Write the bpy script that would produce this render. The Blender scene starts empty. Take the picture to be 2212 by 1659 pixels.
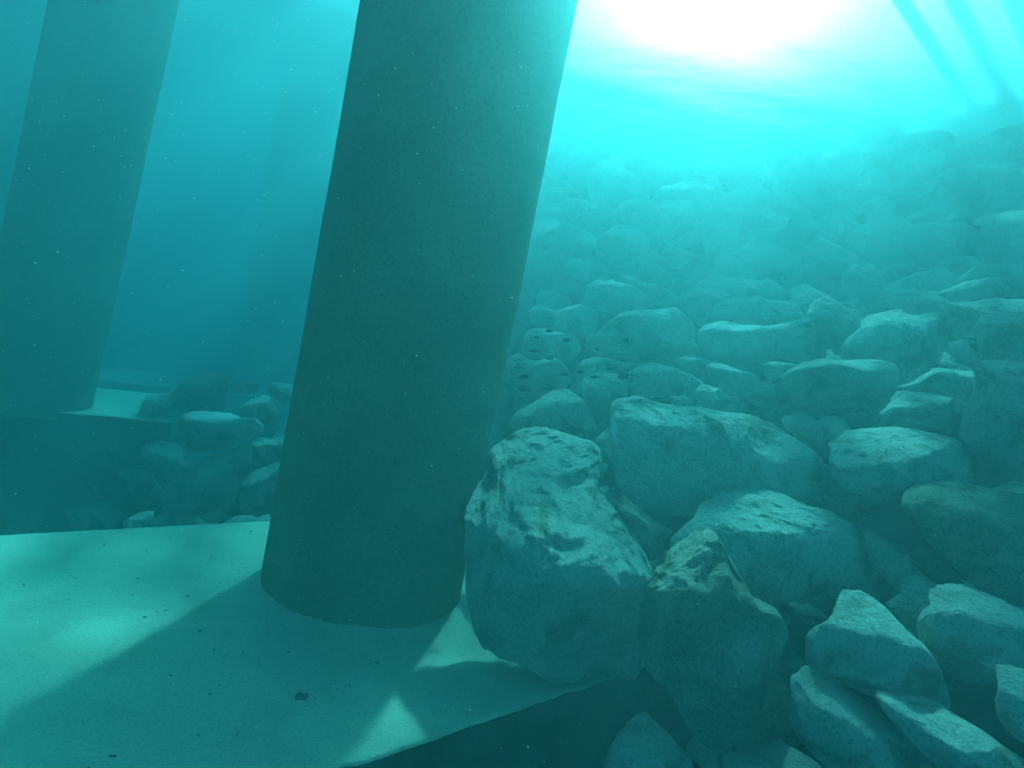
import bpy, bmesh, math, random
import numpy as np
from mathutils import Vector, Matrix
random.seed(7); rng = np.random.default_rng(7)
SC = bpy.context.scene
COL = SC.collection
R = math.radians

# ------------------------------------------------------------------ camera
PITCH, ROLL, CZ = R(4.0), R(11.0), 1.4
FPX, CX, CY = 1440.0, 1106.0, 829.5            # focal length and centre, in pixels of a 2212 x 1659 view
fw = Vector((0, math.cos(PITCH), -math.sin(PITCH)))
rt0 = Vector((1, 0, 0)); up0 = rt0.cross(fw)
CR = rt0 * math.cos(ROLL) + up0 * math.sin(ROLL)
CU = up0 * math.cos(ROLL) - rt0 * math.sin(ROLL)
CAM = Vector((0, 0, CZ))
cd = bpy.data.cameras.new('camera'); cam = bpy.data.objects.new('camera', cd); COL.objects.link(cam)
m = Matrix((CR, CU, -fw)).transposed().to_4x4(); m.translation = CAM
cam.matrix_world = m
cd.sensor_width = 36; cd.lens = 36 * FPX / 2212; cd.clip_start = 0.02; cd.clip_end = 500
SC.camera = cam
def ray(x, y):                                   # direction with camera depth 1
    return fw + CR * ((x - CX) / FPX) - CU * ((y - CY) / FPX)
def onz(x, y, z=0.0):
    d = ray(x, y); return CAM + d * ((z - CZ) / d.z)
def atd(x, y, d): return CAM + ray(x, y) * d
def proj(p):
    q = Vector(p) - CAM; d = q.dot(fw)
    return (CX + FPX * q.dot(CR) / d, CY - FPX * q.dot(CU) / d, d)

# ------------------------------------------------------------------ light
SUN_EL, SUN_AZ = R(46.0), R(10.0)                 # azimuth measured from +Y towards +X
S = Vector((math.sin(SUN_AZ) * math.cos(SUN_EL), math.cos(SUN_AZ) * math.cos(SUN_EL), math.sin(SUN_EL)))
w = bpy.data.worlds.new('World'); SC.world = w; w.use_nodes = True
nt = w.node_tree; nt.nodes.clear()
sky = nt.nodes.new('ShaderNodeTexSky'); sky.sky_type = 'NISHITA'; sky.sun_disc = False
sky.sun_elevation = SUN_EL; sky.sun_rotation = SUN_AZ
bg = nt.nodes.new('ShaderNodeBackground'); bg.inputs[1].default_value = 0.12
wo = nt.nodes.new('ShaderNodeOutputWorld')
nt.links.new(sky.outputs[0], bg.inputs[0]); nt.links.new(bg.outputs[0], wo.inputs[0])
sd = bpy.data.lights.new('sun', 'SUN'); sd.energy = 5.0; sd.angle = R(2.6); sd.color = (1, 0.97, 0.86)
sun = bpy.data.objects.new('sun', sd); COL.objects.link(sun)
sun.rotation_euler = S.to_track_quat('Z', 'Y').to_euler(); sun.location = (0, 0, 20)
SC.view_settings.view_transform = 'Standard'; SC.view_settings.look = 'None'
SC.view_settings.exposure = 3.45; SC.view_settings.gamma = 1; SC.view_settings.use_curve_mapping = False
cy = SC.cycles
cy.use_denoising = True; cy.max_bounces = 5; cy.diffuse_bounces = 3; cy.glossy_bounces = 1
cy.transmission_bounces = 2; cy.volume_bounces = 3; cy.transparent_max_bounces = 8
cy.caustics_reflective = False; cy.caustics_refractive = False
WATER_Z = 5.6

# ------------------------------------------------------------------ helpers
def tag(o, label=None, cat=None, group=None, kind=None):
    for k, v in (('label', label), ('category', cat), ('group', group), ('kind', kind)):
        if v: o[k] = v
    return o
def link_mesh(name, verts, faces, mat, parent=None, smooth=True):
    me = bpy.data.meshes.new(name)
    me.from_pydata([tuple(v) for v in verts] if not isinstance(verts, np.ndarray) else verts.tolist(), [], faces if isinstance(faces, list) else faces.tolist())
    me.validate(); me.update()
    if smooth: me.polygons.foreach_set('use_smooth', [True] * len(me.polygons))
    if mat: me.materials.append(mat)
    o = bpy.data.objects.new(name, me); COL.objects.link(o)
    if parent: o.parent = parent
    return o
def _hash(i, j, k, s):
    h = (i * 374761393 + j * 668265263 + k * 2147483647 + s * 1274126177) & 0xffffffff
    h = ((h ^ (h >> 13)) * 1274126177) & 0xffffffff
    h = ((h ^ (h >> 16)) * 2246822519) & 0xffffffff
    return (h ^ (h >> 15)) & 0xffffffff
def pnoise(p, seed=0):
    """gradient noise, p (n,3) -> about [-1,1]"""
    f = np.floor(p); i = f.astype(np.int64); t = p - f
    u = t * t * t * (t * (t * 6 - 15) + 10)
    out = 0
    for dx in (0, 1):
        for dy in (0, 1):
            for dz in (0, 1):
                h = _hash(i[:, 0] + dx, i[:, 1] + dy, i[:, 2] + dz, seed)
                gx = (h & 1023) / 511.5 - 1; gy = ((h >> 10) & 1023) / 511.5 - 1; gz = ((h >> 20) & 1023) / 511.5 - 1
                g = gx * (t[:, 0] - dx) + gy * (t[:, 1] - dy) + gz * (t[:, 2] - dz)
                wgt = (u[:, 0] if dx else 1 - u[:, 0]) * (u[:, 1] if dy else 1 - u[:, 1]) * (u[:, 2] if dz else 1 - u[:, 2])
                out = out + g * wgt
    return out * 1.3
def fbm(p, octv, seed=0, gain=0.5, ridged=False):
    a, s, out = 1.0, 1.0, 0
    for o in range(octv):
        n = pnoise(p * s + 17.3 * o, seed + o)
        if ridged: n = 1 - 2 * np.abs(n)
        out = out + n * a; a *= gain; s *= 2.03
    return out

# ------------------------------------------------------------------ materials
def nodes(name):
    mt = bpy.data.materials.new(name); mt.use_nodes = True
    n = mt.node_tree; n.nodes.clear()
    out = n.nodes.new('ShaderNodeOutputMaterial')
    return mt, n, out
def N(n, typ, **kw):
    x = n.nodes.new(typ)
    for k, v in kw.items():
        if k.startswith('_'): x.inputs[int(k[1:])].default_value = v
        else: setattr(x, k, v)
    return x
def ramp(n, fac, stops):
    r = n.nodes.new('ShaderNodeValToRGB'); n.links.new(fac, r.inputs[0])
    e = r.color_ramp.elements
    while len(e) < len(stops): e.new(0.5)
    for q, (p, c) in zip(e, stops):
        q.position = p; q.color = (*c, 1) if len(c) == 3 else c
    return r.outputs[0]
def mat_surface(name, dark, mid, light, scale=3.0, bump=0.4, bscale=30.0, bdist=0.01, patch=None, patch_lo=.55, patch_hi=.68, rough=1.0, vary=.0, speck=.0):
    mt, n, out = nodes(name); L = n.links.new
    tc = N(n, 'ShaderNodeTexCoord'); src = tc.outputs['Object']
    oi = N(n, 'ShaderNodeObjectInfo')
    n1 = N(n, 'ShaderNodeTexNoise'); n1.inputs['Scale'].default_value = scale; n1.inputs['Detail'].default_value = 8; n1.inputs['Roughness'].default_value = .65
    L(src, n1.inputs['Vector'])
    c = ramp(n, n1.outputs[0], [(.3, dark), (.5, mid), (.72, light)])
    if patch:
        n2 = N(n, 'ShaderNodeTexNoise'); n2.inputs['Scale'].default_value = scale * .9; n2.inputs['Detail'].default_value = 5
        n2.inputs['Distortion'].default_value = .8
        mp = N(n, 'ShaderNodeMapping'); mp.inputs['Location'].default_value = (5, 3, 1); L(src, mp.inputs[0]); L(mp.outputs[0], n2.inputs['Vector'])
        f = ramp(n, n2.outputs[0], [(patch_lo, (0, 0, 0)), (patch_hi, (.75, .75, .75))])
        mx = N(n, 'ShaderNodeMix', data_type='RGBA'); L(f, mx.inputs[0]); L(c, mx.inputs[6]); mx.inputs[7].default_value = (*patch, 1)
        c = mx.outputs[2]
    if vary:
        mr = N(n, 'ShaderNodeMapRange'); mr.inputs['To Min'].default_value = 1 - vary; mr.inputs['To Max'].default_value = 1 + vary
        L(oi.outputs['Random'], mr.inputs[0])
        hs = N(n, 'ShaderNodeHueSaturation'); L(mr.outputs[0], hs.inputs['Value']); L(c, hs.inputs['Color']); c = hs.outputs[0]
    if speck:
        ns = N(n, 'ShaderNodeTexNoise'); ns.inputs['Scale'].default_value = 90; ns.inputs['Detail'].default_value = 3; L(src, ns.inputs['Vector'])
        sp = ramp(n, ns.outputs[0], [(.34, (1 - speck,) * 3), (.48, (1, 1, 1)), (.7, (1, 1, 1))])
        mm = N(n, 'ShaderNodeMix', data_type='RGBA', blend_type='MULTIPLY'); mm.inputs[0].default_value = 1; L(c, mm.inputs[6]); L(sp, mm.inputs[7]); c = mm.outputs[2]
    nb = N(n, 'ShaderNodeTexNoise'); nb.inputs['Scale'].default_value = bscale; nb.inputs['Detail'].default_value = 7; nb.inputs['Roughness'].default_value = .7
    L(src, nb.inputs['Vector'])
    b = N(n, 'ShaderNodeBump'); b.inputs['Strength'].default_value = bump; b.inputs['Distance'].default_value = bdist; L(nb.outputs[0], b.inputs['Height'])
    bs = N(n, 'ShaderNodeBsdfPrincipled'); bs.inputs['Roughness'].default_value = rough; bs.inputs['Specular IOR Level'].default_value = .1
    L(c, bs.inputs['Base Color']); L(b.outputs[0], bs.inputs['Normal']); L(bs.outputs[0], out.inputs[0])
    return mt
M_ROCK = mat_surface('limestone', (.54, .55, .42), (.72, .72, .57), (.84, .83, .69), 6, 1.0, 38, .05, patch=(.36, .35, .21), vary=.2, speck=.35)
M_CONC = mat_surface('sediment_covered_concrete', (.44, .45, .30), (.54, .55, .38), (.62, .62, .44), 2.5, .35, 60, .004, patch=(.38, .38, .27), patch_lo=.52, patch_hi=.75, speck=.25)
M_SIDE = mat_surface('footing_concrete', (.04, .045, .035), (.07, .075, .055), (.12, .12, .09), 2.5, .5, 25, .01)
M_PILE = mat_surface('pile_concrete', (.17, .175, .115), (.22, .225, .15), (.28, .28, .19), 2.0, .5, 60, .006, patch=(.19, .20, .13), speck=.35)
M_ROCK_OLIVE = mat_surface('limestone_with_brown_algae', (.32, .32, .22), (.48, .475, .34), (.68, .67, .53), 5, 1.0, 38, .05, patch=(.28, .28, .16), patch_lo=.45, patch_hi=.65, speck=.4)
M_BED = mat_surface('rubble_seabed', (.05, .055, .04), (.09, .09, .07), (.16, .155, .12), 2.5, 1, 12, .05)  # base colour darkened so gaps between the boulders look shaded
M_FISH = mat_surface('dark_fish_skin', (.015, .014, .012), (.025, .022, .018), (.04, .035, .03), 30, .1, 200, .0005, rough=.6)
M_FIN = mat_surface('dark_fish_fin', (.012, .012, .01), (.018, .017, .015), (.03, .028, .025), 60, .1, 200, .0005, rough=.7)
M_EYE = mat_surface('fish_eye', (.004, .004, .004), (.006, .006, .006), (.01, .01, .01), 60, 0, 200, .0005, rough=.2)
M_SPECK = mat_surface('suspended_matter', (.7, .7, .65), (.8, .8, .75), (.9, .9, .85), 60, 0, 200, .0005)
M_DEBRIS = mat_surface('dark_plant_bits', (.09, .10, .07), (.14, .145, .11), (.24, .24, .19), 60, 0, 200, .0005)

# ------------------------------------------------------------------ water: the body and its rippled surface
def slope_z(x, y):
    x = np.asarray(x, float); y = np.asarray(y, float)
    return -1.6 + .56 * x + .43 * y - .6 * np.maximum(0, -1.0 - x) * np.clip((y - 6.2) / 2, 0, 1.6) \
        + .26 * np.maximum(0, y - 6.4) ** 1.3 * np.clip((x + 1.5) / 1.3, 0, 1)
BX0, BX1, BY0, BY1 = -32, 32, -9, 46
mt, n, out = nodes('sea_water')
DENS = .60
SIG_F = (.030, .054, .050); G_F = .88            # forward lobe of the scattering (fine silt) ...
SIG_B = (.004, .033, .034); G_B = .25            # ... and its broad lobe
SIG_A = (.39, .134, .114)
pv = N(n, 'ShaderNodeVolumePrincipled')
pv.inputs['Color'].default_value = (*[q / DENS for q in SIG_F], 1)
pv.inputs['Absorption Color'].default_value = (*[(1 - a / (DENS - q)) ** 2 for q, a in zip(SIG_F, SIG_A)], 1)
pv.inputs['Density'].default_value = DENS; pv.inputs['Anisotropy'].default_value = G_F
pb = N(n, 'ShaderNodeVolumePrincipled')
pb.inputs['Color'].default_value = (*[q / max(SIG_B) for q in SIG_B], 1); pb.inputs['Absorption Color'].default_value = (1, 1, 1, 1)
pb.inputs['Density'].default_value = max(SIG_B); pb.inputs['Anisotropy'].default_value = G_B
av_ = N(n, 'ShaderNodeAddShader'); n.links.new(pv.outputs[0], av_.inputs[0]); n.links.new(pb.outputs[0], av_.inputs[1])
n.links.new(av_.outputs[0], out.inputs['Volume'])
x0, x1, y0, y1, z0, z1 = BX0 - .5, BX1 + .5, BY0 - .5, BY1 + .5, -3.2, WATER_Z - .06
hz = link_mesh('haze', [(x0, y0, z0), (x1, y0, z0), (x1, y1, z0), (x0, y1, z0), (x0, y0, z1), (x1, y0, z1), (x1, y1, z1), (x0, y1, z1)],
               [(3, 2, 1, 0), (4, 5, 6, 7), (0, 1, 5, 4), (1, 2, 6, 5), (2, 3, 7, 6), (3, 0, 4, 7)], mt, smooth=False)
tag(hz, 'clear blue green sea water filling the whole scene', 'water', kind='stuff')

mt, n, out = nodes('rippled_water_surface'); L = n.links.new
tc = N(n, 'ShaderNodeTexCoord')
dn = N(n, 'ShaderNodeTexNoise'); dn.inputs['Scale'].default_value = 1.3; dn.inputs['Detail'].default_value = 2; L(tc.outputs['Object'], dn.inputs['Vector'])
av = N(n, 'ShaderNodeMix', data_type='RGBA', blend_type='LINEAR_LIGHT'); av.inputs[0].default_value = .35
L(tc.outputs['Object'], av.inputs[6]); L(dn.outputs['Color'], av.inputs[7])
vo = N(n, 'ShaderNodeTexVoronoi', feature='DISTANCE_TO_EDGE'); vo.inputs['Scale'].default_value = 2.6; L(av.outputs[2], vo.inputs['Vector'])
caus = ramp(n, vo.outputs['Distance'], [(0, (1, 1, 1)), (.08, (.65, .65, .65)), (.22, (.34, .34, .34)), (.5, (.22, .22, .22))])  # caustic light net painted into the transparency of the surface
big = N(n, 'ShaderNodeTexNoise'); big.inputs['Scale'].default_value = 1; big.inputs['Detail'].default_value = 1.5
bm_ = N(n, 'ShaderNodeMapping'); bm_.inputs['Location'].default_value = (6.85, 10.55, 0); bm_.inputs['Scale'].default_value = (3.4, 1.6, 1); bm_.inputs['Rotation'].default_value = (0, 0, R(8)); L(tc.outputs['Object'], bm_.inputs[0]); L(bm_.outputs[0], big.inputs['Vector'])
bigr = ramp(n, big.outputs[0], [(.45, (.10, .10, .10)), (.54, (1, 1, 1))])  # bright and dim blotches painted into the transparency to make light beams
mu = N(n, 'ShaderNodeMix', data_type='RGBA', blend_type='MULTIPLY'); mu.inputs[0].default_value = 1; L(caus, mu.inputs[6]); L(bigr, mu.inputs[7])
tr = N(n, 'ShaderNodeBsdfTransparent'); L(mu.outputs[2], tr.inputs[0])
rf = N(n, 'ShaderNodeBsdfRefraction', distribution='GGX'); rf.inputs['Roughness'].default_value = .6;  rf.inputs['IOR'].default_value = .768
wn = N(n, 'ShaderNodeTexNoise'); wn.inputs['Scale'].default_value = 2.2; wn.inputs['Detail'].default_value = 4; L(tc.outputs['Object'], wn.inputs['Vector'])
wb = N(n, 'ShaderNodeBump'); wb.inputs['Strength'].default_value = .6; wb.inputs['Distance'].default_value = .016; L(wn.outputs[0], wb.inputs['Height']); L(wb.outputs[0], rf.inputs['Normal'])
ms = N(n, 'ShaderNodeMixShader'); ms.inputs[0].default_value = .25; L(tr.outputs[0], ms.inputs[1]); L(rf.outputs[0], ms.inputs[2])
lw = N(n, 'ShaderNodeLayerWeight'); lw.inputs['Blend'].default_value = .5
tir = ramp(n, lw.outputs['Facing'], [(.33, (0, 0, 0)), (.44, (1, 1, 1))])        # beyond the critical angle the surface mirrors
gl = N(n, 'ShaderNodeBsdfGlossy'); gl.inputs['Roughness'].default_value = .12; L(wb.outputs[0], gl.inputs['Normal'])
mg = N(n, 'ShaderNodeMixShader'); L(tir, mg.inputs[0]); L(ms.outputs[0], mg.inputs[1]); L(gl.outputs[0], mg.inputs[2])
lg = N(n, 'ShaderNodeLayerWeight'); lg.inputs['Blend'].default_value = .5; L(wb.outputs[0], lg.inputs['Normal'])
glare_band = ramp(n, lg.outputs['Facing'], [(.43, (0, 0, 0)), (.48, (.15, .15, .15)), (.58, (.15, .15, .15)), (.66, (0, 0, 0))])      # added band of rough refraction that makes the white sun glare
ad = N(n, 'ShaderNodeMixShader'); L(glare_band, ad.inputs[0]); L(mg.outputs[0], ad.inputs[1]); L(rf.outputs[0], ad.inputs[2])
L(ad.outputs[0], out.inputs[0])
gx, gy = np.meshgrid(np.linspace(BX0, BX1, 161), np.linspace(BY0, BY1, 141))
P = np.stack([gx.ravel(), gy.ravel(), np.zeros(gx.size)], 1)
P[:, 2] = WATER_Z + .025 * pnoise(P * .9, 3)
nx, ny = 161, 141
idx = np.arange(nx * ny).reshape(ny, nx)
F = np.stack([idx[:-1, :-1].ravel(), idx[:-1, 1:].ravel(), idx[1:, 1:].ravel(), idx[1:, :-1].ravel()], 1)
ws = link_mesh('water_surface', P, F, mt); tag(ws, kind='structure')

# ------------------------------------------------------------------ seabed
gx, gy = np.meshgrid(np.linspace(BX0, BX1, 321), np.linspace(BY0, BY1, 276))
P = np.stack([gx.ravel(), gy.ravel(), np.zeros(gx.size)], 1)
Z = np.maximum(slope_z(P[:, 0], P[:, 1]) - .5, -1.35)
Z = np.minimum(Z, WATER_Z - .55)
Z += .12 * fbm(P * .8, 5, 5)
for (ox, oy), (ux, uy), wd, te, zz in (((-.14, 2.1), (.725, .688), 2.2, 1.9, -.6), ((-4.14, 5.55), (.845, .534), 1.5, 2.0, -.6), ((-6.0, 11.0), (.845, .534), 1.6, 2.2, -1.1)):
    t_ = (P[:, 0] - ox) * ux + (P[:, 1] - oy) * uy; q_ = -(P[:, 0] - ox) * uy + (P[:, 1] - oy) * ux       # cut away under the footings
    Z = np.where((t_ < te - .05) & (q_ > -.25) & (q_ < wd + .2), np.minimum(Z, zz), Z)
P[:, 2] = Z
nx, ny = 321, 276
idx = np.arange(nx * ny).reshape(ny, nx)
F = np.stack([idx[:-1, :-1].ravel(), idx[:-1, 1:].ravel(), idx[1:, 1:].ravel(), idx[1:, :-1].ravel()], 1)
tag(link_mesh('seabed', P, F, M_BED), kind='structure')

# ------------------------------------------------------------------ concrete footings
def footing(name, o, d, width, t0, t1, h, label, dz=0.0):
    """long slab: front edge through o along d, its back edge width behind"""
    d = Vector((d[0], d[1], 0)).normalized(); nn = Vector((-d.y, d.x, 0)); o = Vector((*o, 0))
    root = bpy.data.objects.new(name, None); COL.objects.link(root); root.location = o + d * (t0 + t1) / 2 + nn * width / 2 + Vector((0, 0, -h))
    tag(root, label, 'concrete footing')
    inv = -root.location
    nT = int((t1 - t0) / .03); ew = .012
    ts = np.linspace(t0, t1, nT)
    # top with a worn, slightly wandering arris
    ws_ = np.concatenate([[0, .004, .012], np.linspace(.04, width - .04, 20 if dz or o[0] < -1 else 130), [width - .012, width - .004, width]])
    V = []
    for j, q in enumerate(ws_):
        for t in ts:
            p = o + d * t + nn * q; V.append(p)
    V = np.array([tuple(v) for v in V]); nW = len(ws_)
    nz = fbm(V * 1.2, 4, 9) * .004
    W = V.reshape(nW, nT, 3); nzr = nz.reshape(nW, nT)
    wob = fbm(np.stack([ts * 5, ts * 0, ts * 0], 1), 5, 21, .6) * .007
    wob2 = np.minimum(0, fbm(np.stack([ts * 3, ts * 0 + 5, ts * 0], 1), 4, 25, .6) + .4) * .07
    W[:, :, 2] += nzr
    pb_ = onz(783, 1268); rr_ = np.hypot(W[:, :, 0] - pb_.x, W[:, :, 1] - pb_.y) - .5        # silt banked against the pillar foot
    bank = .026 * np.exp(-np.clip(rr_, 0, 3) / .045) * (1 + .8 * fbm(V * 3.1, 3, 61).reshape(nW, nT))
    W[:, :, 2] += bank + .0022 * fbm(V * 14, 3, 63).reshape(nW, nT)
    W[0, :, 2] -= .012; W[1, :, 2] -= .004; W[-1, :, 2] -= .012
    for r_, k in ((0, 1), (1, 1), (2, .8), (3, .3)):
        W[r_, :, :2] += np.outer(wob * k - wob2 * k, np.array([nn.x, nn.y]))
    V = W.reshape(-1, 3) + np.array(inv)
    idx = np.arange(nW * nT).reshape(nW, nT)
    F = np.stack([idx[:-1, :-1].ravel(), idx[:-1, 1:].ravel(), idx[1:, 1:].ravel(), idx[1:, :-1].ravel()], 1)
    link_mesh('top_face', V, F, M_CONC, root)
    # sides: strips hanging from the arris
    top = W.reshape(nW, nT, 3)
    VS, FS = [], []
    loop = [tuple(top[0, i]) for i in range(nT)] + [tuple(top[j, -1]) for j in range(1, nW)] + [tuple(top[-1, i]) for i in range(nT - 2, -1, -1)] + [tuple(top[j, 0]) for j in range(nW - 2, 0, -1)]
    zs = [0, .1, .3, .6, 1]
    n_ = len(loop)
    for z in zs:
        for p in loop: VS.append((p[0] + inv.x, p[1] + inv.y, (p[2] * (1 - z) - h * z) + inv.z))
    for a in range(len(zs) - 1):
        for i in range(n_):
            FS.append((a * n_ + i, (a + 1) * n_ + i, (a + 1) * n_ + (i + 1) % n_, a * n_ + (i + 1) % n_))
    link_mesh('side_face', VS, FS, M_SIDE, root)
    root.location.z += dz
    return root
footing('concrete_footing', (-.14, 2.1), (.725, .688), 2.2, -5.5, 1.9, 1.5, 'long pale concrete footing in front under the nearest pillar, sand and pillar shadow on top')
footing('concrete_footing', (-4.14, 5.55), (.845, .534), 1.5, -6, 1.25, 1.5, 'middle concrete footing at left under the second pillar, thin lit top above a dark side')
footing('concrete_footing', (-6.0, 11.0), (.845, .534), 1.6, -5, 2.2, 1.5, 'faint far concrete footing behind the second pillar, almost lost in blue water', dz=-.55)

# unseen pier deck, added to shade the water at right: edge parallel to the footings
def deck():
    d = Vector((.725, .688, 0)).normalized(); nn = Vector((-d.y, d.x, 0)); zt = WATER_Z + .8
    k = (zt - CZ) / S.z; o = Vector((S.x * k, S.y * k, 0)) + nn * .72
    bm = bmesh.new()
    def box(t0, t1, q0, q1, z0, z1):
        vs = [bm.verts.new(tuple(o + d * t + nn * q + Vector((0, 0, z)))) for z in (z0, z1) for t, q in ((t0, q0), (t1, q0), (t1, q1), (t0, q1))]
        for f in ((3, 2, 1, 0), (4, 5, 6, 7), (0, 1, 5, 4), (1, 2, 6, 5), (2, 3, 7, 6), (3, 0, 4, 7)): bm.faces.new([vs[i] for i in f])
    for q0, q1 in ((-.06, 0), (-.5, -.43), (-.95, -.88), (-1.5, -1.42), (-2.1, -2.0), (-2.8, -2.7), (-3.5, -3.4)): box(-14, 22, q0, q1, zt, zt + .2)  # thin boards with wide gaps, spaced to cast light shafts
    for t in range(-13, 22, 4): box(t, t + .3, -3.7, -.1, zt - .3, zt - .002)
    me = bpy.data.meshes.new('unseen_pier_deck'); bm.to_mesh(me); bm.free(); me.materials.append(M_PILE)
    o_ = bpy.data.objects.new('unseen_pier_deck', me); COL.objects.link(o_)
    tag(o_, 'unseen slatted pier deck above the water, added to shade and streak it', 'pier deck')
deck()
# ------------------------------------------------------------------ pillars
def pillar(px, py, depth, tx, ty, rad, label, z0=0.0, nseg=96):
    """base centre under a pixel at z0; leans so that its axis passes the second pixel"""
    b = onz(px, py, z0) if depth is None else atd(px, py, depth); b.z = z0
    # axis direction: passes ray (tx,ty) at the same horizontal distance
    r_ = ray(tx, ty); k = b.y / r_.y; t = CAM + r_ * k
    ax = (t - b).normalized()
    length = (WATER_Z - .16 - b.z) / ax.z
    root = tag(bpy.data.objects.new('concrete_pillar', None), label, 'pillar', 'round concrete pillars standing on the footings')
    COL.objects.link(root); root.location = b
    e1 = Vector((1, 0, 0)); e1 = (e1 - ax * e1.dot(ax)).normalized(); e2 = ax.cross(e1)
    nH = 150
    hs = np.linspace(-.05 / ax.z, length, nH); th = np.linspace(0, 2 * math.pi, nseg, endpoint=False)
    HH, TT = np.meshgrid(hs, th, indexing='ij')
    cyl = np.stack([np.cos(TT).ravel() * rad * 3, np.sin(TT).ravel() * rad * 3, HH.ravel() * 1.5], 1)
    rr = rad + .0035 * fbm(cyl, 4, 31) + .0008 * fbm(cyl * 9, 2, 33)
    V = (np.outer(HH.ravel(), np.array(ax)) + np.outer(rr * np.cos(TT).ravel(), np.array(e1)) + np.outer(rr * np.sin(TT).ravel(), np.array(e2)))
    idx = np.arange(nH * nseg).reshape(nH, nseg); nxt = np.roll(idx, -1, 1)
    F = np.stack([idx[:-1].ravel(), nxt[:-1].ravel(), nxt[1:].ravel(), idx[1:].ravel()], 1).tolist()
    F.append(idx[-1].tolist())
    link_mesh('shaft', V, F, M_PILE, root)
    return root, b
pillar(783, 1268, None, 1018, 0, .5, 'nearest thick round pillar rising from the front footing beside the big boulder')
pillar(72, 866, None, 252, 0, .46, 'second pillar at left with a rippling lit right edge, on the middle footing')
pillar(-70, 690, 10.5, 62, 0, .55, 'pillar at far left edge, partly hidden behind the second pillar')
pillar(575, 795, 14.0, 655, 300, .58, 'very faint distant pillar in blue water between the two near pillars', z0=-.6)

# ------------------------------------------------------------------ rocks
TAGS = {'O': (0, 0, 1.0), 'C': (1300, 1200, 1.58), 'D': (2100, 1300, 1.747), 'E': (2100, 500, 1.843), 'F': (1400, 600, 2.37), 'B': (0, 1000, 2.37)}
def outline(s):
    pts, t = [], 'O'
    for w_ in s.split():
        if w_ in TAGS: t = w_; continue
        x, y = map(float, w_.split(','))
        if t == 'O': pts.append((x, y))
        else:
            ox, oy, k = TAGS[t]; pts.append(((ox + x / k) / 1.3562, (oy + y / k) / 1.3562))
    return np.array(pts)
_ico = {}
def ico(level):
    if level not in _ico:
        bm = bmesh.new(); bmesh.ops.create_icosphere(bm, subdivisions=level, radius=1)
        v = np.array([tuple(x.co) for x in bm.verts]); f = np.array([[q.index for q in p.verts] for p in bm.faces]); bm.free()
        _ico[level] = (v, f)
    return _ico[level]
def slope_depth(x, y, lift=.1):
    d = ray(x, y); den = d.z - .56 * d.x - .43 * d.y
    k = (-1.6 + lift + .56 * CAM.x + .43 * CAM.y - CZ) / den
    kf = (-1.25 - CZ) / d.z if d.z < 0 else 1e9
    if k <= 0: k = 1e9
    return min(k, kf)
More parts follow.
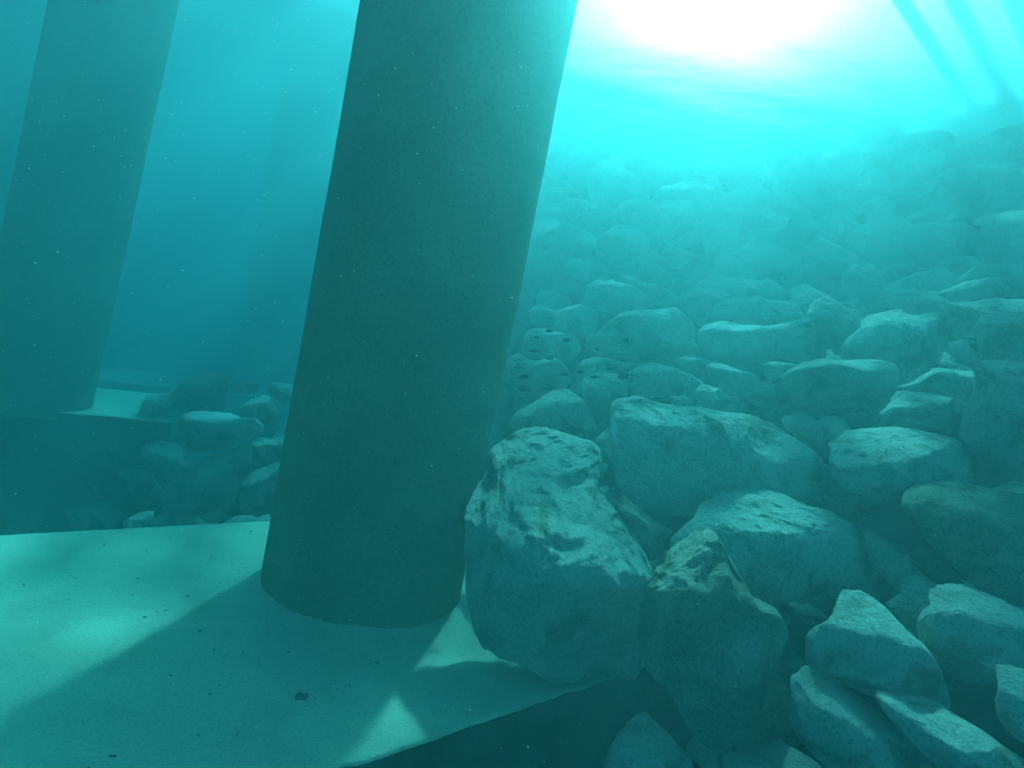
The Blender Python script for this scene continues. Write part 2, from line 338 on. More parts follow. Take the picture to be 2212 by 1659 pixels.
def shape(level, seed, Rth, thick, ncut=9, facet=True, size=1.0, rough=1.0, top=.45):
    """unit ball -> cut by planes -> stretched to the outline; local frame x right, y up, z towards viewer"""
    g = np.random.default_rng(seed)
    v, f = ico(level); v = v.copy()
    s = np.sqrt(v[:, 0] ** 2 + v[:, 1] ** 2); pw = 2.5
    v = v / ((s ** pw + np.abs(v[:, 2]) ** pw) ** (1 / pw))[:, None]
    cuts = []
    for i in range(ncut):
        a = g.uniform(0, 2 * math.pi); c = g.uniform(.45, .97) * (1 if i % 3 else -1); q = math.sqrt(1 - c * c)
        cuts.append((Vector((q * math.cos(a), q * math.sin(a), c)), g.uniform(.66, .9)))
    for nn, d in cuts:
        nn = np.array(nn)
        e = v @ nn - d - .05 * pnoise(v * 2.2, seed + 91); e = np.where(e > 0, e, 0) * .93
        v = v - e[:, None] * nn
    th = np.arctan2(v[:, 1], v[:, 0])
    rad = np.interp(th, np.linspace(-math.pi, math.pi, len(Rth)), Rth)
    s = np.sqrt(v[:, 0] ** 2 + v[:, 1] ** 2)
    nb = 60; bi = ((th + math.pi) / (2 * math.pi) * nb).astype(int) % nb; mxs = np.zeros(nb); np.maximum.at(mxs, bi, s)
    mxs = np.maximum(mxs, .3); mxs = np.convolve(np.concatenate([mxs[-2:], mxs, mxs[:2]]), [.1, .2, .4, .2, .1], 'valid')
    ctr = np.concatenate([[-math.pi - math.pi / nb], -math.pi + (np.arange(nb) + .5) * 2 * math.pi / nb, [math.pi + math.pi / nb]])
    s = np.clip(s / np.interp(th, ctr, np.concatenate([mxs[-1:], mxs, mxs[:1]])), 0, 1.03)
    # smooth the outline towards the centre so that corners do not run across the face
    mean = Rth.mean(); k = np.clip(s, 0, 1) ** 1.5
    rad = mean * (1 - k) + rad * k
    # the crown leans back from the viewer, ragged along its lower border
    bb = np.sin(th) * s + g.uniform(-.3, .3) * np.cos(th) * s + .15 * min(rough, 1) * fbm(v * 2.2 + 7, 4, seed + 77, .52)
    e = np.maximum(0, bb - top)
    e = e * e / (e + .18)
    dep = v[:, 2] - 3.4 * e / (1 + .45 * e)
    P = np.stack([np.cos(th) * s * rad, np.sin(th) * s * rad, dep * thick], 1)
    q = P / size
    dirn = P / (np.linalg.norm(P, axis=1)[:, None] + 1e-6)
    off = g.uniform(-50, 50, 3)
    lay = q + .35 * np.stack([pnoise(q * 1.7 + off, seed + 1), pnoise(q * 1.7 + off + 9, seed + 2), pnoise(q * 1.7 + off + 19, seed + 3)], 1)
    big = pnoise(q * 1.5 + off, seed) * .045
    amp = np.clip(.55 + 1.0 * pnoise(q * 1.3 + off + 33, seed + 7) + .35 * q[:, 1], .15, 1.3)     # rough patches, smoother patches
    rid = (fbm(lay * np.array([2.6, 4.6, 3.2]) + off, 5 if level > 5 else 3, seed + 11, .55, True) - .5) * .034 * amp * rough
    fine = fbm(q * 17 + off, 3, seed + 40, .6) * .008 * amp * rough * (level > 5)
    pits = np.minimum(0, pnoise(q * 7 + off, seed + 60) + .55) * .06 * rough
    P = P + dirn * ((big + rid + fine + pits) * size)[:, None]
    return P, f
FOOT = dict()
def polar(pts):
    """centroid and radius table by angle (y up) of a pixel outline"""
    x, y = pts[:, 0], pts[:, 1]; x2, y2 = np.roll(x, -1), np.roll(y, -1)
    cr = x * y2 - x2 * y; A = cr.sum() / 2
    cx, cy_ = ((x + x2) * cr).sum() / (6 * A), ((y + y2) * cr).sum() / (6 * A)
    tab = []
    for t in np.linspace(-math.pi, math.pi, 181):
        dx, dy = math.cos(t), -math.sin(t); best = 0
        for i in range(len(x)):
            ax, ay, bx, by = x[i] - cx, y[i] - cy_, x2[i] - cx, y2[i] - cy_
            ex, ey = bx - ax, by - ay; den = dx * ey - dy * ex
            if abs(den) < 1e-9: continue
            r_ = (ax * ey - ay * ex) / den; u = (ax * dy - ay * dx) / den
            if r_ > 0 and -1e-6 <= u <= 1 + 1e-6: best = max(best, r_)
        tab.append(best)
    tab = np.array(tab)
    k = np.array([.25, .5, .25]); ext = np.concatenate([tab[-2:-1], tab, tab[1:2]]); tab = np.convolve(ext, k, 'valid')
    return cx, cy_, tab, abs(A)
ROCKS = []; LM = []
def rock(spec, label, depth=None, thick=.8, dz=0.0, lift=.12, seed=None, level=None, rough=1.0, ncut=9, top=.42, group='limestone boulders piled on the slope', mat=None):
    pts = outline(spec); cx, cy_, tab, A = polar(pts)
    bot = pts[:, 1].max()
    if depth is None: depth = slope_depth(cx, cy_ * .6 + bot * .4, lift) + dz
    k = depth / FPX; size = math.sqrt(A / math.pi) * k
    seed = seed or len(ROCKS) * 13 + 5
    if level is None: level = 7 if size > .26 * 1 and depth < 3.6 else (6 if depth < 7 else 5)
    P, f = shape(level, seed, tab * k, size * thick, size=size, rough=rough, ncut=ncut, top=top)
    Cn = atd(cx, cy_, depth)
    Bm = np.array([tuple(CR), tuple(CU), tuple(-fw)])
    W = P @ Bm
    o = link_mesh('boulder', W, f, mat or M_ROCK); o.location = Cn
    tag(o, label, 'boulder', group)
    ROCKS.append((Cn, size)); LM.append((cx, cy_, label)); return o
rock("C 85,560 95,480 140,400 190,370 190,260 240,228 340,160 410,130 520,143 600,165 680,200 750,215 805,255 800,340 770,430 810,500 870,570 930,680 945,720 940,800 955,900 945,1000 900,1070 910,1150 880,1240 800,1225 700,1215 610,1235 500,1230 400,1180 300,1120 190,1070 150,1000 125,900 110,850 95,700", 'largest near boulder with a rugged lit crown, leaning on the nearest pillar', depth=2.86, thick=.72, rough=1.3, top=.12)
rock("C 905,1060 920,950 960,830 1060,710 1130,680 1200,620 1300,590 1330,690 1390,780 D 170,800 280,850 320,930 330,1050 350,1200 380,1300 385,1450 340,1530 200,1540 80,1530 0,1545 C 1200,1550 1130,1480 1080,1380 1020,1270 930,1190", 'upright pointed boulder with a sharp bright ridge, right of the largest near boulder', depth=2.25, thick=.55, rough=.9, top=.66, mat=M_ROCK_OLIVE)
rock("O 1330,900 1345,870 1400,860 1440,875 1500,885 1570,890 1640,905 1700,940 1730,960 1770,985 1765,1030 1740,1070 1700,1100 1600,1090 1480,1120 1440,1115 1370,1090 1335,1050 1320,980", 'wide heavy boulder with a pale wavy top edge, behind the largest near boulder', depth=3.5, thick=.75, rough=1.2)
rock("O 1440,1160 1480,1130 1530,1105 1620,1085 1700,1080 1760,1095 1820,1120 1860,1160 1880,1220 1895,1260 1890,1300 1830,1305 1790,1290 1740,1310 1700,1285 1640,1290 1580,1260 1500,1240 1450,1200", 'broad domed boulder with a ragged underside, right behind the pointed boulder', depth=2.95, thick=.75)
rock("D 480,1000 520,940 620,890 700,850 770,830 870,835 930,880 980,960 1050,1030 1110,1120 1150,1240 1165,1310 1130,1355 1060,1375 950,1340 850,1320 740,1280 640,1250 540,1190 480,1140", 'smooth pale boulder with a bright lit top, tapering to its lower right', depth=2.15, thick=.75, rough=.45, ncut=6, top=.5)
rock("D 1060,920 1090,860 1180,800 1300,780 1430,800 1540,840 O 2212,1315 2270,1360 2270,1460 2200,1475 D 1500,1200 1400,1180 1310,1210 1200,1190 1140,1120 1070,1030", 'oval boulder at the right edge, right of the smooth pale boulder', depth=2.2, rough=.7)
rock("D 390,1330 400,1220 520,1205 640,1250 700,1290 790,1360 880,1410 960,1500 1050,1580 1130,1659 1150,1760 700,1800 560,1660 470,1560 400,1460", 'long boulder slanting down out of the picture, below the smooth pale boulder', depth=2.0, rough=.6)
rock("D 880,1370 900,1340 1020,1370 1130,1395 1240,1420 1400,1500 1520,1580 1600,1640 1650,1750 1300,1800 1130,1660 1020,1560 940,1460", 'long low boulder at the bottom right corner, parallel to the slanting one', depth=1.9, rough=.6)
rock("D 1440,1330 1460,1270 1540,1220 O 2212,1470 2290,1480 2290,1640 D 1572,1530 1500,1470 1450,1400", 'rounded boulder cut by the right edge in the bottom corner', depth=1.85, rough=.6)
rock("D 870,830 960,780 1090,705 1150,730 1200,780 1090,860 1050,930 1000,1000 930,880", 'dim boulder peeping up behind the smooth pale boulder', depth=2.55)
rock("D 760,460 840,455 930,520 990,600 1050,660 1100,700 960,780 880,700 800,650 780,560", 'dim speckled boulder at the right shoulder of the broad domed boulder', depth=2.85)
rock("D 1000,330 1080,270 1200,245 1400,238 1560,270 O 2290,1080 2300,1290 D 1560,830 1400,790 1290,700 1200,600 1100,500 1040,420", 'large shadowed boulder at the right edge with one lit patch on top', depth=2.65, thick=.6, mat=M_ROCK_OLIVE)
rock("D 1430,90 1500,80 1572,90 O 2290,1000 2290,1060 D 1560,200 1480,160", 'small shadowed boulder at the right edge above the large shadowed one', depth=3.0)
rock("O 1800,1000 1830,965 1900,945 2000,930 2060,945 2090,1000 2095,1040 2000,1065 1900,1075 1830,1060 1805,1030", 'boulder with bright light streaks on its top, right of the wide heavy boulder', depth=3.05, thick=.8, rough=1.1, top=.2)
rock("E 360,1350 410,1330 500,1310 540,1330 580,1380 640,1460 655,1500 560,1560 480,1500 420,1420 380,1390", 'rounded pale boulder squeezed behind the right end of the wide heavy boulder', depth=3.7)
rock("D 60,1620 200,1590 350,1570 450,1600 530,1650 600,1750 200,1800 0,1750", 'dark boulder at the bottom edge under the pointed boulder', depth=2.15)
rock("C 740,1659 780,1570 880,1520 980,1505 1080,1560 1150,1640 1180,1750 740,1750", 'darkest boulder at the bottom edge beside the footing', depth=2.5)
rock("D 520,160 600,110 640,200 740,270 900,280 720,340 740,420 600,380 450,300", 'dark boulder under the light streaked boulder', depth=3.35, mat=M_ROCK_OLIVE)
rock("C 780,440 850,405 900,460 980,520 1060,560 1010,600 1020,680 940,700 870,570", 'dark wedge of rock between the largest boulder and the wide heavy one', depth=3.05, mat=M_ROCK_OLIVE)
rock("E 350,1110 400,1070 500,1040 600,1015 700,1020 850,1020 950,1045 970,1100 950,1160 850,1210 750,1270 650,1310 550,1305 440,1280 400,1230 385,1180", 'egg shaped boulder with a flat lit top in the middle of the slope', depth=3.9, rough=.8, top=.5)
rock("E 680,960 720,900 800,840 870,790 950,760 1050,735 1110,770 1230,765 1235,800 1200,850 1250,940 1150,1050 1000,1150 960,1060 850,1020 690,1020", 'big sloping boulder right behind the egg shaped boulder', depth=4.3)
rock("E 465,820 500,770 560,710 620,670 650,660 690,680 750,750 800,830 780,880 700,940 670,1000 620,990 590,920 550,860 480,850", 'triangular boulder standing on edge, left of the big sloping boulder', depth=4.8)
rock("F 1550,880 1600,820 1700,795 1800,790 1890,810 E 100,800 180,820 250,850 350,830 400,815 470,860 550,860 590,950 590,1010 480,1030 300,1020 200,1060 50,1040 F 1700,1100 1560,1050 1535,960", 'long flat boulder with a bright right end in mid slope', depth=4.9)
rock("E 0,715 60,690 150,680 240,670 270,700 340,705 420,730 460,790 400,815 250,850 180,820 60,790 F 1620,790 1650,700 1720,660", 'low boulder lying behind the long flat boulder', depth=5.6)
rock("E 225,640 250,600 300,570 340,600 370,640 410,710 340,715 260,705", 'little peaked rock with a lit tip on the low boulder', depth=5.9)
rock("E 55,650 90,625 160,612 215,640 225,670 100,690", 'little flat rock left of the little peaked rock', depth=6.0)
rock("E 1250,640 1350,600 1450,570 1540,555 1585,580 1570,640 1520,680 1350,700 1240,690 1190,660", 'flat boulder with a lit top high at the right', depth=4.8)
rock("E 1230,720 1350,700 1480,690 1560,700 1540,760 1480,900 1350,890 1250,930 1210,860 1240,800", 'dim boulder directly under the flat lit boulder at right', depth=4.3)
rock("O 2130,770 2125,700 2160,650 2212,630 2300,640 2310,790 2212,800 2150,790", 'pale boulder leaning in from the right edge at mid height', depth=3.5)
rock("O 2150,780 2170,770 2212,770 2320,790 2330,1030 2212,1040 2130,1000 2085,950 2110,880 2140,830", 'tall shadowed slab of rock at the right edge with a thin lit rim', depth=3.0, thick=.6)
rock("E 950,1170 1050,1150 1150,1090 1250,1060 1350,1080 1480,1085 1510,1100 1450,1180 1420,1270 1300,1250 1200,1210 1100,1190 1000,1200", 'low lit boulder left of the tall shadowed slab of rock', depth=3.8)
rock("E 875,1310 950,1270 1030,1240 1100,1195 1200,1210 1300,1240 1410,1280 1380,1330 1340,1400 1200,1400 1000,1420 920,1400", 'speckled lit boulder just above the light streaked boulder', depth=3.45, top=.4)
rock("E 955,400 1000,330 1100,280 1220,260 1350,280 1500,330 1560,400 1500,470 1300,500 1100,540 980,470", 'large faint dome shaped boulder high on the slope at right', depth=6.2)
rock("E 930,640 1050,640 1180,665 1250,700 1220,750 1100,760 1000,720 920,700", 'flat slab of rock under the faint dome shaped boulder', depth=5.3)
rock("E 1390,350 1450,270 1590,195 1659,180 O 2300,440 2310,560 2212,590 2120,580", 'rock at the upper right edge with one bright slanting face', depth=5.2)
rock("E 690,560 740,500 820,470 880,480 915,530 900,640 850,720 780,740 720,690 690,620", 'faint upright boulder behind the triangular boulder', depth=6.0)
rock("O 2080,600 2110,575 2190,560 2290,560 2290,620 2200,640 2100,640", 'thin flat rock at the right edge above the flat lit boulder', depth=4.9)
rock("E 0,1040 100,1060 200,1090 235,1130 220,1200 150,1230 0,1200 F 1700,1230 1600,1180 1590,1120 1650,1095 1750,1100", 'smooth boulder under the long flat boulder', depth=4.6)
rock("E 255,1040 320,1030 400,1040 460,1050 360,1080 350,1110 290,1140 260,1100", 'small rock between the long flat boulder and the egg shaped one', depth=4.5)
rock("O 2030,400 2060,370 2120,350 2180,360 2260,380 2280,450 2150,470 2060,450", 'rock near the upper right edge crossed by thin bright ripples', depth=6.0)
rock("O 2060,320 2130,290 2212,270 2290,290 2290,350 2150,350", 'uppermost rock at the right edge, dim in the haze', depth=6.8)
rock("F 815,900 870,860 920,810 1000,760 1100,730 1200,715 1320,705 1395,695 1420,740 1470,800 1495,870 1495,960 1540,1010 1500,1060 1300,1100 1050,1110 850,1070 750,960 760,900", 'big pale boulder with a jagged bright crest in the middle of the slope', depth=5.2, rough=1.3, level=7)
rock("F 745,560 840,520 940,505 1010,530 1080,570 1140,620 1200,670 1205,710 1100,730 1000,765 900,740 830,700 740,680", 'rounded boulder with a lit peak behind the jagged crested boulder', depth=6.4)
rock("F 350,740 400,690 470,700 540,730 620,710 700,692 770,710 830,760 820,850 780,930 700,920 560,880 400,850 350,830", 'wide boulder with a notched top near the pillar, above the fish', depth=6.3)
rock("F 310,960 340,880 400,845 480,850 560,885 640,900 690,940 720,1010 650,1090 530,1070 430,1040 300,1010", 'smooth round boulder behind the upper fish beside the pillar', depth=5.6, rough=.5)
rock("F 230,1060 290,1020 330,1060 400,1090 450,1070 520,1060 600,1120 640,1160 650,1230 600,1270 450,1330 300,1300 160,1200 150,1100", 'boulder with a bright tip touching the pillar edge, behind the fish', depth=5.0)
rock("F 380,1380 450,1330 530,1300 610,1275 680,1310 730,1350 780,1450 830,1560 600,1650 400,1620 300,1600 200,1540 260,1450", 'big dim boulder with a thin lit peak behind the largest near boulder', depth=4.2)
rock("F 735,1230 800,1180 880,1160 980,1170 1020,1230 1030,1320 1000,1400 900,1450 820,1560 770,1480 735,1380 725,1300", 'tall narrow boulder left behind the wide heavy boulder', depth=4.35)
rock("F 1010,1180 1100,1130 1250,1090 1350,1130 1480,1180 1570,1240 1500,1310 1350,1330 1120,1345 1030,1300", 'rounded boulder resting under the jagged crested boulder', depth=4.6, rough=.7)
rock("F 690,1120 740,1075 830,1050 950,1080 1060,1110 1000,1160 880,1160 790,1190 700,1240 660,1190", 'low boulder behind the right half of the fish', depth=4.9)
rock("F 1380,650 1430,610 1520,575 1650,545 1740,570 1740,640 1660,690 1610,780 1550,850 1480,780 1430,720", 'leaning faint boulder right of the jagged crested boulder', depth=6.2)
rock("F 1510,1290 1580,1240 1680,1280 1750,1370 1700,1400 1600,1400 1500,1370", 'small dim boulder above the back of the wide heavy boulder', depth=4.3)
rock("F 1340,1330 1440,1325 1490,1370 1505,1420 1400,1430 1350,1400", 'knobbly rock with a yellowish tip on the back of the wide heavy boulder', depth=3.85)
rock("F 600,420 640,370 700,350 740,380 830,380 900,440 960,500 840,520 740,570 640,560 590,500", 'far boulder with a sparkling knob, above the notched boulder', depth=7.4)
rock("F 1130,410 1200,390 1280,405 1330,470 1400,600 1300,620 1150,560 1090,500", 'far boulder topped by a small bright stripe', depth=7.4)
rock("F 450,290 520,250 650,260 640,320 600,420 520,430 400,380", 'faint far boulder nearest the pillar high on the slope', depth=8.6)
rock("F 650,250 740,195 840,200 900,260 850,330 720,350 650,300", 'faint far boulder with rippled light on top, above the sparkling one', depth=8.6)
rock("F 980,480 1080,490 1200,540 1380,630 1390,680 1300,700 1210,690 1140,610 1020,530", 'faint slanting boulder right of the lit peaked boulder', depth=6.9)
rock("F 1350,1090 1450,1050 1560,1070 1590,1110 1560,1190 1450,1180 1370,1130", 'small boulder wedged under the right foot of the jagged crested boulder', depth=4.8)
rock("O 1275,980 1290,950 1325,925 1345,960 1340,1010 1305,1000", 'small rock wedged left of the wide heavy boulder', depth=3.7)
rock("B 1180,380 1220,270 1330,240 1430,205 1520,215 1570,260 1590,330 1560,400 1560,470 1400,490 1200,430", 'high dark boulder on top of the left heap', depth=6.6, mat=M_ROCK_OLIVE)
rock("B 1660,470 1700,420 1780,380 1850,385 1890,430 1930,500 1880,570 1780,580 1680,540", 'round pale boulder beside the left edge of the nearest pillar', depth=6.0, rough=.6)
rock("B 1260,520 1340,490 1450,505 1600,535 1760,535 1820,590 1810,660 1700,700 1500,760 1300,740 1200,640", 'wide boulder with a bright right corner in the left heap', depth=5.6, rough=1.2)
rock("B 1150,960 1300,880 1400,820 1520,760 1680,720 1750,760 1755,850 1720,910 1680,980 1600,1150 1300,1230 1150,1180", 'big smooth slanting boulder low in the left heap', depth=5.4, rough=.5)
rock("B 1760,700 1830,700 1900,670 2000,640 2050,800 1900,860 1760,900", 'boulder tucked against the left side of the nearest pillar', depth=5.5)
rock("B 1720,920 1800,890 1900,860 2020,850 2000,1200 1830,1220 1700,1180 1650,1060", 'dark boulder behind the foot of the nearest pillar', depth=5.0)
rock("B 1000,740 1060,700 1150,720 1250,780 1280,860 1150,960 1000,900", 'dim boulder left of the big smooth slanting one', depth=6.0)
rock("B 790,900 880,830 960,880 1060,960 1130,1100 1000,1150 880,1020", 'dim pointed boulder at the left foot of the heap', depth=6.1)
rock("B 640,1010 700,970 790,960 880,1000 920,1100 880,1180 700,1130", 'outermost dim boulder of the left heap', depth=6.3)
rock("B 460,1180 560,1140 700,1140 800,1170 880,1220 800,1290 600,1320 470,1290", 'low flat rock on the seabed behind the front footing', depth=5.9)
rock("B 840,1260 940,1200 1020,1195 1090,1250 1150,1300 960,1350 850,1340", 'pale low rock just behind the front footing edge', depth=5.3)
rock("B 1610,300 1700,280 1800,290 1790,350 1680,370 1620,350", 'small far rock right of the high dark boulder', depth=7.0)
rock("B 1880,280 2010,300 2060,400 1950,420 1850,360", 'far rock peeping out behind the nearest pillar', depth=6.9)
rock("B 1700,1290 1760,1240 1830,1215 1900,1240 1900,1310 1800,1330", 'little pale rock at the back edge of the front footing by the pillar', depth=4.15)
rock("B 1000,380 1160,350 1190,450 1100,580 970,560 980,450", 'dark boulder at the end of the middle footing', depth=6.4)
# ------------------------------------------------------------------ filler rocks of the slope, individually
def loose(c, size, seed, label, group, level):
    g = np.random.default_rng(seed)
    a = np.linspace(-math.pi, math.pi, 181)
    ph = g.uniform(0, 6.28, 4); tab = size * (1 + .16 * np.cos(2 * a + ph[0]) + .08 * np.cos(3 * a + ph[1]) + .05 * np.cos(5 * a + ph[2]))
    P, f = shape(level, seed, tab, size * g.uniform(.6, .9), size=size, ncut=12, top=9.0, rough=1.3)
    q = Matrix.Rotation(g.uniform(0, 6.28), 3, 'Z') @ Matrix.Rotation(R(g.uniform(-35, 35)), 3, 'X') @ Matrix.Rotation(g.uniform(-.3, .3), 3, 'Z')
    W = P @ np.array(q).T
    o = link_mesh('boulder', W, f, M_ROCK); o.location = c
    tag(o, label, 'boulder', group); return o
nf = 0; FILL = []
placed = []
for iy in range(60):
    for ix in range(120):
        second = ix >= 60
        x = -6 + (ix % 60) * .62 + (iy % 2) * .3 + rng.uniform(-.18, .18) + .31 * second; y = 1.2 + iy * .55 + rng.uniform(-.15, .15) + .27 * second
        sz = slope_z(x, y)
        if second and not (1.7 < sz and y < 10.5 or -3.4 < x < -1.1 and 4.6 < y < 7.6): continue
        floor = sz < -1.3
        if floor and (sz < -2.1 or rng.random() < .6): continue
        z = max(sz, -1.3) - (.18 if sz < 1.8 else .06) + rng.uniform(-.08, .10)
        px, py, d = proj((x, y, z))
        if d < 1.2 or z > WATER_Z - 1.15: continue
        dist = (Vector((x, y, z)) - CAM).length
        if dist > 15: continue
        marg = 60
        if not (-marg < px < 2212 + marg and -100 < py < 1659 + 120): continue
        # keep clear of the footings
        xl = 795 - 245 * py / 1250; xr = 1240 - 230 * py / 1290
        if d > 3.6 and xl + 70 < px < xr - 70 and py < 1250: continue
        skip = False
        for (ox, oy), (ddx, ddy), wd, te in (((-.14, 2.1), (.725, .688), 2.2, 1.3), ((-4.14, 5.55), (.845, .534), 1.5, 1.2), ((-6.0, 11.0), (.845, .534), 1.6, 1.5)):
            l = math.hypot(ddx, ddy); ux, uy = ddx / l, ddy / l
            t = (x - ox) * ux + (y - oy) * uy; q = -(x - ox) * uy + (y - oy) * ux
            if -.4 < q < wd + .4 and t < te: skip = True
        if skip: continue
        size = rng.uniform(.20, .42) * (1 if d < 6 else 1.1)
        # where traced rocks stand, sink the filler
        near = [1 for c, s_ in ROCKS if (c - Vector((x, y, z))).length < s_ * .8 + size * .25]
        if near: continue
        if second: size *= .7; z += .1
        if d < 7.5 and not (second and x < -1): z -= .26; size *= .85
        if px < 1060: lab, grp = 'dim boulder in the heap between the pillars at left', 'small boulders behind the pillar at left'
        elif d < 4.2: lab, grp = 'dark small boulder wedged in the gaps between the near boulders', 'small boulders in the near gaps'
        elif d < 7.5: lab, grp = 'plain boulder filling the middle of the rubble slope', 'boulders filling the middle slope'
        else: lab, grp = 'pale hazy boulder high on the far rubble slope', 'hazy boulders of the far slope'
        FILL.append((px, py, d, loose(Vector((x, y, z)), size, 1000 + nf, lab, grp, 5 if d < 8 else 4))); nf += 1
# each filler boulder is told from its neighbours by the nearest boulder one can name
ANCH = [('egg shaped boulder with a flat lit', 'the egg shaped boulder'), ('wide heavy boulder with a pale wavy', 'the wide heavy boulder'), ('largest near boulder with', 'the largest near boulder'),
        ('broad domed boulder with', 'the broad domed boulder'), ('smooth pale boulder with a bright', 'the smooth pale tapering boulder'), ('boulder with bright light streaks', 'the light streaked boulder'),
        ('big sloping boulder right', 'the big sloping boulder'), ('triangular boulder standing', 'the triangular boulder'), ('long flat boulder with a bright right', 'the long flat boulder'),
        ('big pale boulder with a jagged', 'the jagged crested boulder'), ('rounded boulder with a lit peak', 'the lit peaked boulder'), ('wide boulder with a notched', 'the notched boulder'),
        ('large faint dome', 'the faint dome shaped boulder'), ('flat boulder with a lit top high', 'the flat lit boulder at right'), ('far boulder with a sparkling', 'the sparkling far boulder'),
        ('far boulder topped by', 'the bright striped far boulder'), ('faint far boulder with rippled', 'the ripple lit far boulder'), ('faint upright boulder', 'the faint upright boulder'),
        ('rock near the upper right edge', 'the rippled upper right rock'), ('high dark boulder', 'the high dark boulder'), ('wide boulder with a bright right corner', 'the bright cornered boulder at left'),
        ('round pale boulder beside', 'the round pale boulder by the pillar'), ('outermost dim boulder', 'the outermost left boulder'), ('large shadowed boulder', 'the large shadowed boulder'),
        ('tall shadowed slab', 'the tall shadowed slab'), ('faint far boulder nearest', 'the far boulder nearest the pillar'), ('uppermost rock', 'the uppermost right edge rock')]
anch = [(x_, y_, nm) for x_, y_, l_ in LM for key, nm in ANCH if l_.startswith(key)]
DIRS = ['right of', 'up and right of', 'above', 'up and left of', 'left of', 'down and left of', 'below', 'down and right of']
buckets = {}
for px, py, d, o in FILL:
    x_, y_, nm = min(anch, key=lambda a: (a[0] - px) ** 2 + (a[1] - py) ** 2)
    k = int(round(math.atan2(y_ - py, px - x_) / (math.pi / 4))) % 8
    buckets.setdefault((nm, k), []).append((math.hypot(px - x_, py - y_), o))
RANK = ['nearest', 'second', 'third', 'fourth', 'fifth', 'sixth', 'seventh', 'eighth', 'ninth', 'tenth', 'eleventh', 'twelfth']
for (nm, k), L_ in buckets.items():
    L_.sort(key=lambda q: q[0])
    for r_, (_, o) in enumerate(L_[:12]):
        tone = o['label'].split(' ')[0]
        o['label'] = f"{tone} boulder, the {RANK[r_]} one {DIRS[k]} {nm}"
print('fillers', nf, 'traced', len(ROCKS))

# ------------------------------------------------------------------ small broken stones in the gaps
VV, FF, nv = [], [], 0
kinds = []
for k in range(8):
    a = np.linspace(-math.pi, math.pi, 181); g = np.random.default_rng(300 + k)
    kinds.append(shape(4, 300 + k, 1 + .18 * np.cos(2 * a + k) + .1 * np.cos(3 * a + 2 * k), g.uniform(.6, .9), size=1.0, ncut=14))
for i in range(1500):
    x, y = rng.uniform(-2.5, 6.5), rng.uniform(1.6, 9.5)
    zz = float(slope_z(x, y))
    if zz > WATER_Z - .8 or zz < -1.6: continue
    t_, q_ = (x + .14) * .725 + (y - 2.1) * .688, -(x + .14) * .688 + (y - 2.1) * .725
    if -.15 < q_ < 2.35 and t_ < 1.9: continue
    z = max(zz, -1.3) - .36 + rng.uniform(-.06, .08); px, py, d = proj((x, y, z))
    if d < 1.4 or not (-60 < px < 2272 and -60 < py < 1720): continue
    P_, f_ = kinds[i % 8]; q = rng.normal(size=4); q /= np.linalg.norm(q); w_, a_, b_, c_ = q
    Rm = np.array([[1 - 2 * (b_ * b_ + c_ * c_), 2 * (a_ * b_ - c_ * w_), 2 * (a_ * c_ + b_ * w_)], [2 * (a_ * b_ + c_ * w_), 1 - 2 * (a_ * a_ + c_ * c_), 2 * (b_ * c_ - a_ * w_)], [2 * (a_ * c_ - b_ * w_), 2 * (b_ * c_ + a_ * w_), 1 - 2 * (a_ * a_ + b_ * b_)]])
    VV.append(P_ @ Rm.T * min(.17, rng.lognormal(-2.5, .4)) + np.array([x, y, z])); FF.append(f_ + nv); nv += len(P_)
tag(link_mesh('rubble', np.concatenate(VV), np.concatenate(FF), M_BED), 'small broken stones filling the gaps between the boulders', 'rubble', kind='stuff')

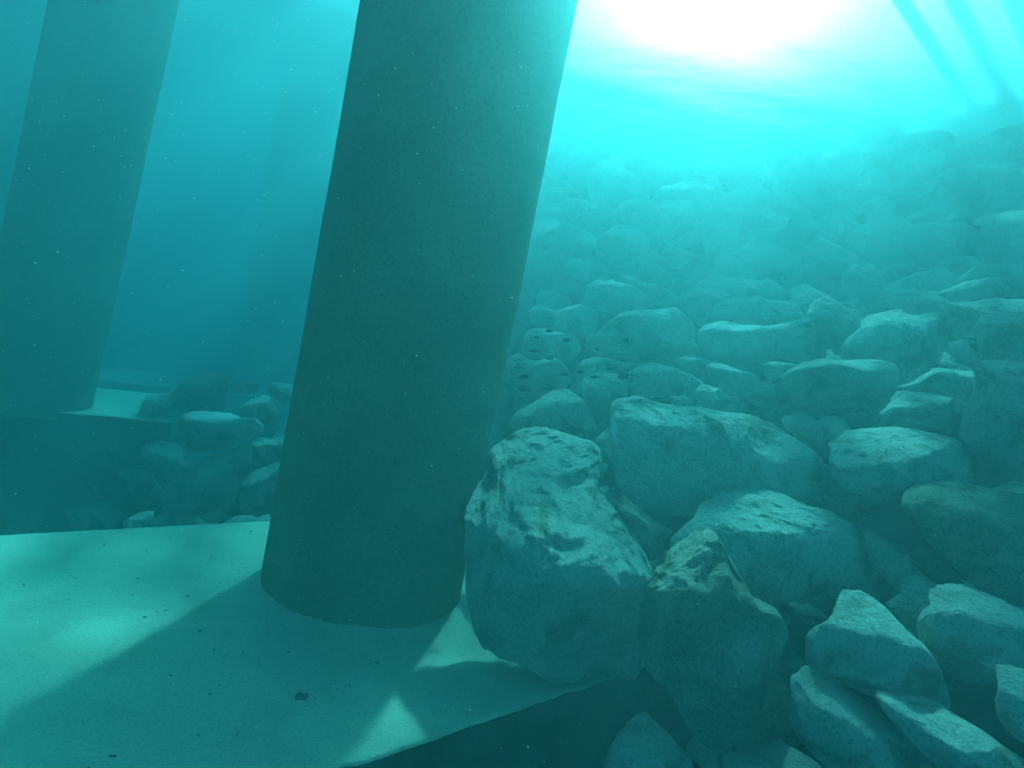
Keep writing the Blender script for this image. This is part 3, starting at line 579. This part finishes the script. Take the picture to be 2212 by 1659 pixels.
# ------------------------------------------------------------------ fish
def fish_proto():
    root = bpy.data.objects.new('fish', None); COL.objects.link(root)
    # length 1 along x, nose at -0.5; body deep and flat
    prof = [(-.5, .0, .004), (-.47, .005, .03), (-.40, .01, .075), (-.28, .012, .125), (-.12, .012, .155), (.02, .01, .15), (.14, .006, .11), (.24, .004, .065), (.31, .003, .042), (.35, .003, .04)]
    V, Fc = [], []; ns = 16
    for x, zc, h in prof:
        for k in range(ns):
            a = 2 * math.pi * k / ns; V.append((x, math.cos(a) * h * .42, zc + math.sin(a) * h))
    for i in range(len(prof) - 1):
        for k in range(ns): Fc.append((i * ns + k, i * ns + (k + 1) % ns, (i + 1) * ns + (k + 1) % ns, (i + 1) * ns + k))
    Fc.append(tuple(range(ns))[::-1]); Fc.append(tuple((len(prof) - 1) * ns + k for k in range(ns)))
    b = link_mesh('body', V, Fc, M_FISH, root)
    def fin(name, pts, t=.006):
        V = [(x, -t, z) for x, z in pts] + [(x, t, z) for x, z in pts]; n_ = len(pts)
        F = [tuple(range(n_)), tuple(range(2 * n_ - 1, n_ - 1, -1))] + [(i, n_ + i, n_ + (i + 1) % n_, (i + 1) % n_) for i in range(n_)]
        return link_mesh(name, V, F, M_FIN, root, smooth=False)
    fin('tail_fin', [(.32, .03), (.38, .06), (.46, .13), (.53, .18), (.50, .1), (.43, .01), (.50, -.09), (.53, -.17), (.45, -.12), (.38, -.05), (.32, -.03)])
    fin('dorsal_fin', [(-.26, .12), (-.2, .19), (-.1, .21), (.02, .2), (.1, .2), (.2, .17), (.24, .12), (.2, .06), (0, .12), (-.15, .14)])
    fin('anal_fin', [(.0, -.12), (.06, -.18), (.14, -.2), (.21, -.15), (.22, -.07), (.1, -.09)])
    p = fin('pelvic_fin', [(-.2, -.12), (-.12, -.22), (-.08, -.21), (-.1, -.13)])
    for s in (-1, 1):
        bm = bmesh.new(); bmesh.ops.create_uvsphere(bm, u_segments=10, v_segments=6, radius=.017)
        me = bpy.data.meshes.new('eye'); bm.to_mesh(me); bm.free(); me.materials.append(M_EYE)
        e = bpy.data.objects.new('eye', me); COL.objects.link(e); e.parent = b; e.location = (-.405, s * .03, .03)
    return root
FISH = [  # x, y, length in the enlarged middle-slope view, tilt, turn, what sets it apart
 (495, 876, 66, 2, 10, 'small dark fish at the very top of the school'), (412, 920, 56, 0, 20, 'small dark fish nearest the pillar in the upper school'),
 (618, 942, 72, 12, 5, 'dark fish tilted nose down, third from the top of the school'), (387, 1015, 86, -4, 12, 'dark fish just above the lit rock beside the pillar'),
 (510, 1063, 82, 14, 18, 'dark fish nosing down over the round rock'), (1030, 938, 88, -4, 6, 'slim dark fish alone before the big pale boulder'),
 (833, 1005, 58, -2, 30, 'faint small fish midway between the two halves of the school'), (1015, 1072, 112, -6, 14, 'largest dark fish under the big pale boulder'),
 (293, 1118, 96, 14, 10, 'dark fish in front of the bright rock tip at the pillar edge'), (325, 1195, 98, 10, 8, 'dark fish just below the one at the bright rock tip'),
 (600, 1175, 78, 3, 10, 'dark fish in the middle of the lower school'), (710, 1165, 66, 2, 32, 'faint fish beside the middle of the lower school'),
 (812, 1196, 72, -2, 8, 'crisp dark fish over the tall narrow rock'), (840, 1128, 60, 12, 34, 'faint fish left of a twin above the tall narrow rock'),
 (918, 1138, 60, -2, 16, 'small fish right of a twin above the tall narrow rock'), (1020, 1188, 122, 10, 12, 'long dark fish at the right end of the lower school'),
 (1075, 1222, 70, 0, 30, 'faint fish tucked under the long fish at the right end'), (315, 1278, 92, -2, 6, 'deep bodied dark fish low beside the pillar'),
 (495, 1270, 106, -3, 16, 'long dark fish low in the school above a pointed rock'), (300, 1335, 70, 24, 20, 'lowest fish of the school, pointing down beside the pillar')]
proto = fish_proto(); fparts = [(c, list(c.children)) for c in proto.children]
for i, (x, y, ln, tilt, turn, lab) in enumerate(FISH):
    if i == 0: r_ = proto
    else:
        r_ = proto.copy(); COL.objects.link(r_)
        for c, gs in fparts:
            c2 = c.copy(); COL.objects.link(c2); c2.parent = r_
            for g_ in gs: g2 = g_.copy(); COL.objects.link(g2); g2.parent = c2
    px, py = (1400 + x / 2.37) / 1.3562, (600 + y / 2.37) / 1.3562
    d = 3.7 + (i * 37 % 11) * .07
    r_.location = atd(px, py, d); s = ln / 2.37 / 1.3562 / FPX * d * 1.02
    r_.scale = (s, s, s * (1.0 + .1 * ((i * 7) % 3 - 1)))
    q = Matrix((CR, fw, CU)).transposed()     # local x -> image right
    rot = q @ Matrix.Rotation(R(turn), 3, 'Z') @ Matrix.Rotation(R(-tilt), 3, 'Y')
    r_.rotation_euler = rot.to_euler()
    tag(r_, lab, 'fish', 'school of small dark fish over the rocks')

# ------------------------------------------------------------------ small stuff: bits on the footing, specks in the water
V, Fc = [], []
iv, jf = ico(2)
def add_bit(c, sx, sy, sz, ang):
    b0 = len(V); ca, sa = math.cos(ang), math.sin(ang)
    for p in iv:
        x, y, z = p[0] * sx, p[1] * sy, p[2] * sz
        V.append((c[0] + x * ca - y * sa, c[1] + x * sa + y * ca, c[2] + z))
    Fc.extend([[b0 + q for q in t] for t in jf.tolist()])
d1 = Vector((.725, .688, 0)).normalized(); n1_ = Vector((-d1.y, d1.x, 0))
for i in range(800):
    t, q = rng.uniform(-3.5, 1.5), rng.uniform(.05, 2.15)
    p = Vector((-.14, 2.1, 0)) + d1 * t + n1_ * q
    if pnoise(np.array([[p.x * .8, p.y * .8, 0]]), 77)[0] < -.1: continue
    s = rng.lognormal(-5.9, .4)
    add_bit((p.x, p.y, .004), s * rng.uniform(1, 2.4), s * .7, s * .5, rng.uniform(0, 3.14))
p = onz(655, 1508); 
for k in range(7): add_bit((p.x + rng.uniform(-.02, .02), p.y + rng.uniform(-.015, .015), .006), .012, .008, .007, k)
tag(link_mesh('debris', V, Fc, M_DEBRIS), 'dark bits of weed and grit lying on the pale front footing', 'debris', kind='stuff')
V, Fc = [], []
for i in range(1500):
    px, py = rng.uniform(-100, 2312), rng.uniform(-100, 1759); d = rng.uniform(.55, 3.0) ** 1.0
    c = atd(px, py, d); s = d / FPX * 1.5 * rng.choice([.45, .6, .8, 1.2], p=[.55, .28, .13, .04])
    add_bit(c, s * rng.uniform(1, 2), s, s, rng.uniform(0, 3))
tag(link_mesh('suspended_particles', V, Fc, M_SPECK), 'tiny pale specks drifting in the water', 'particles', kind='stuff')
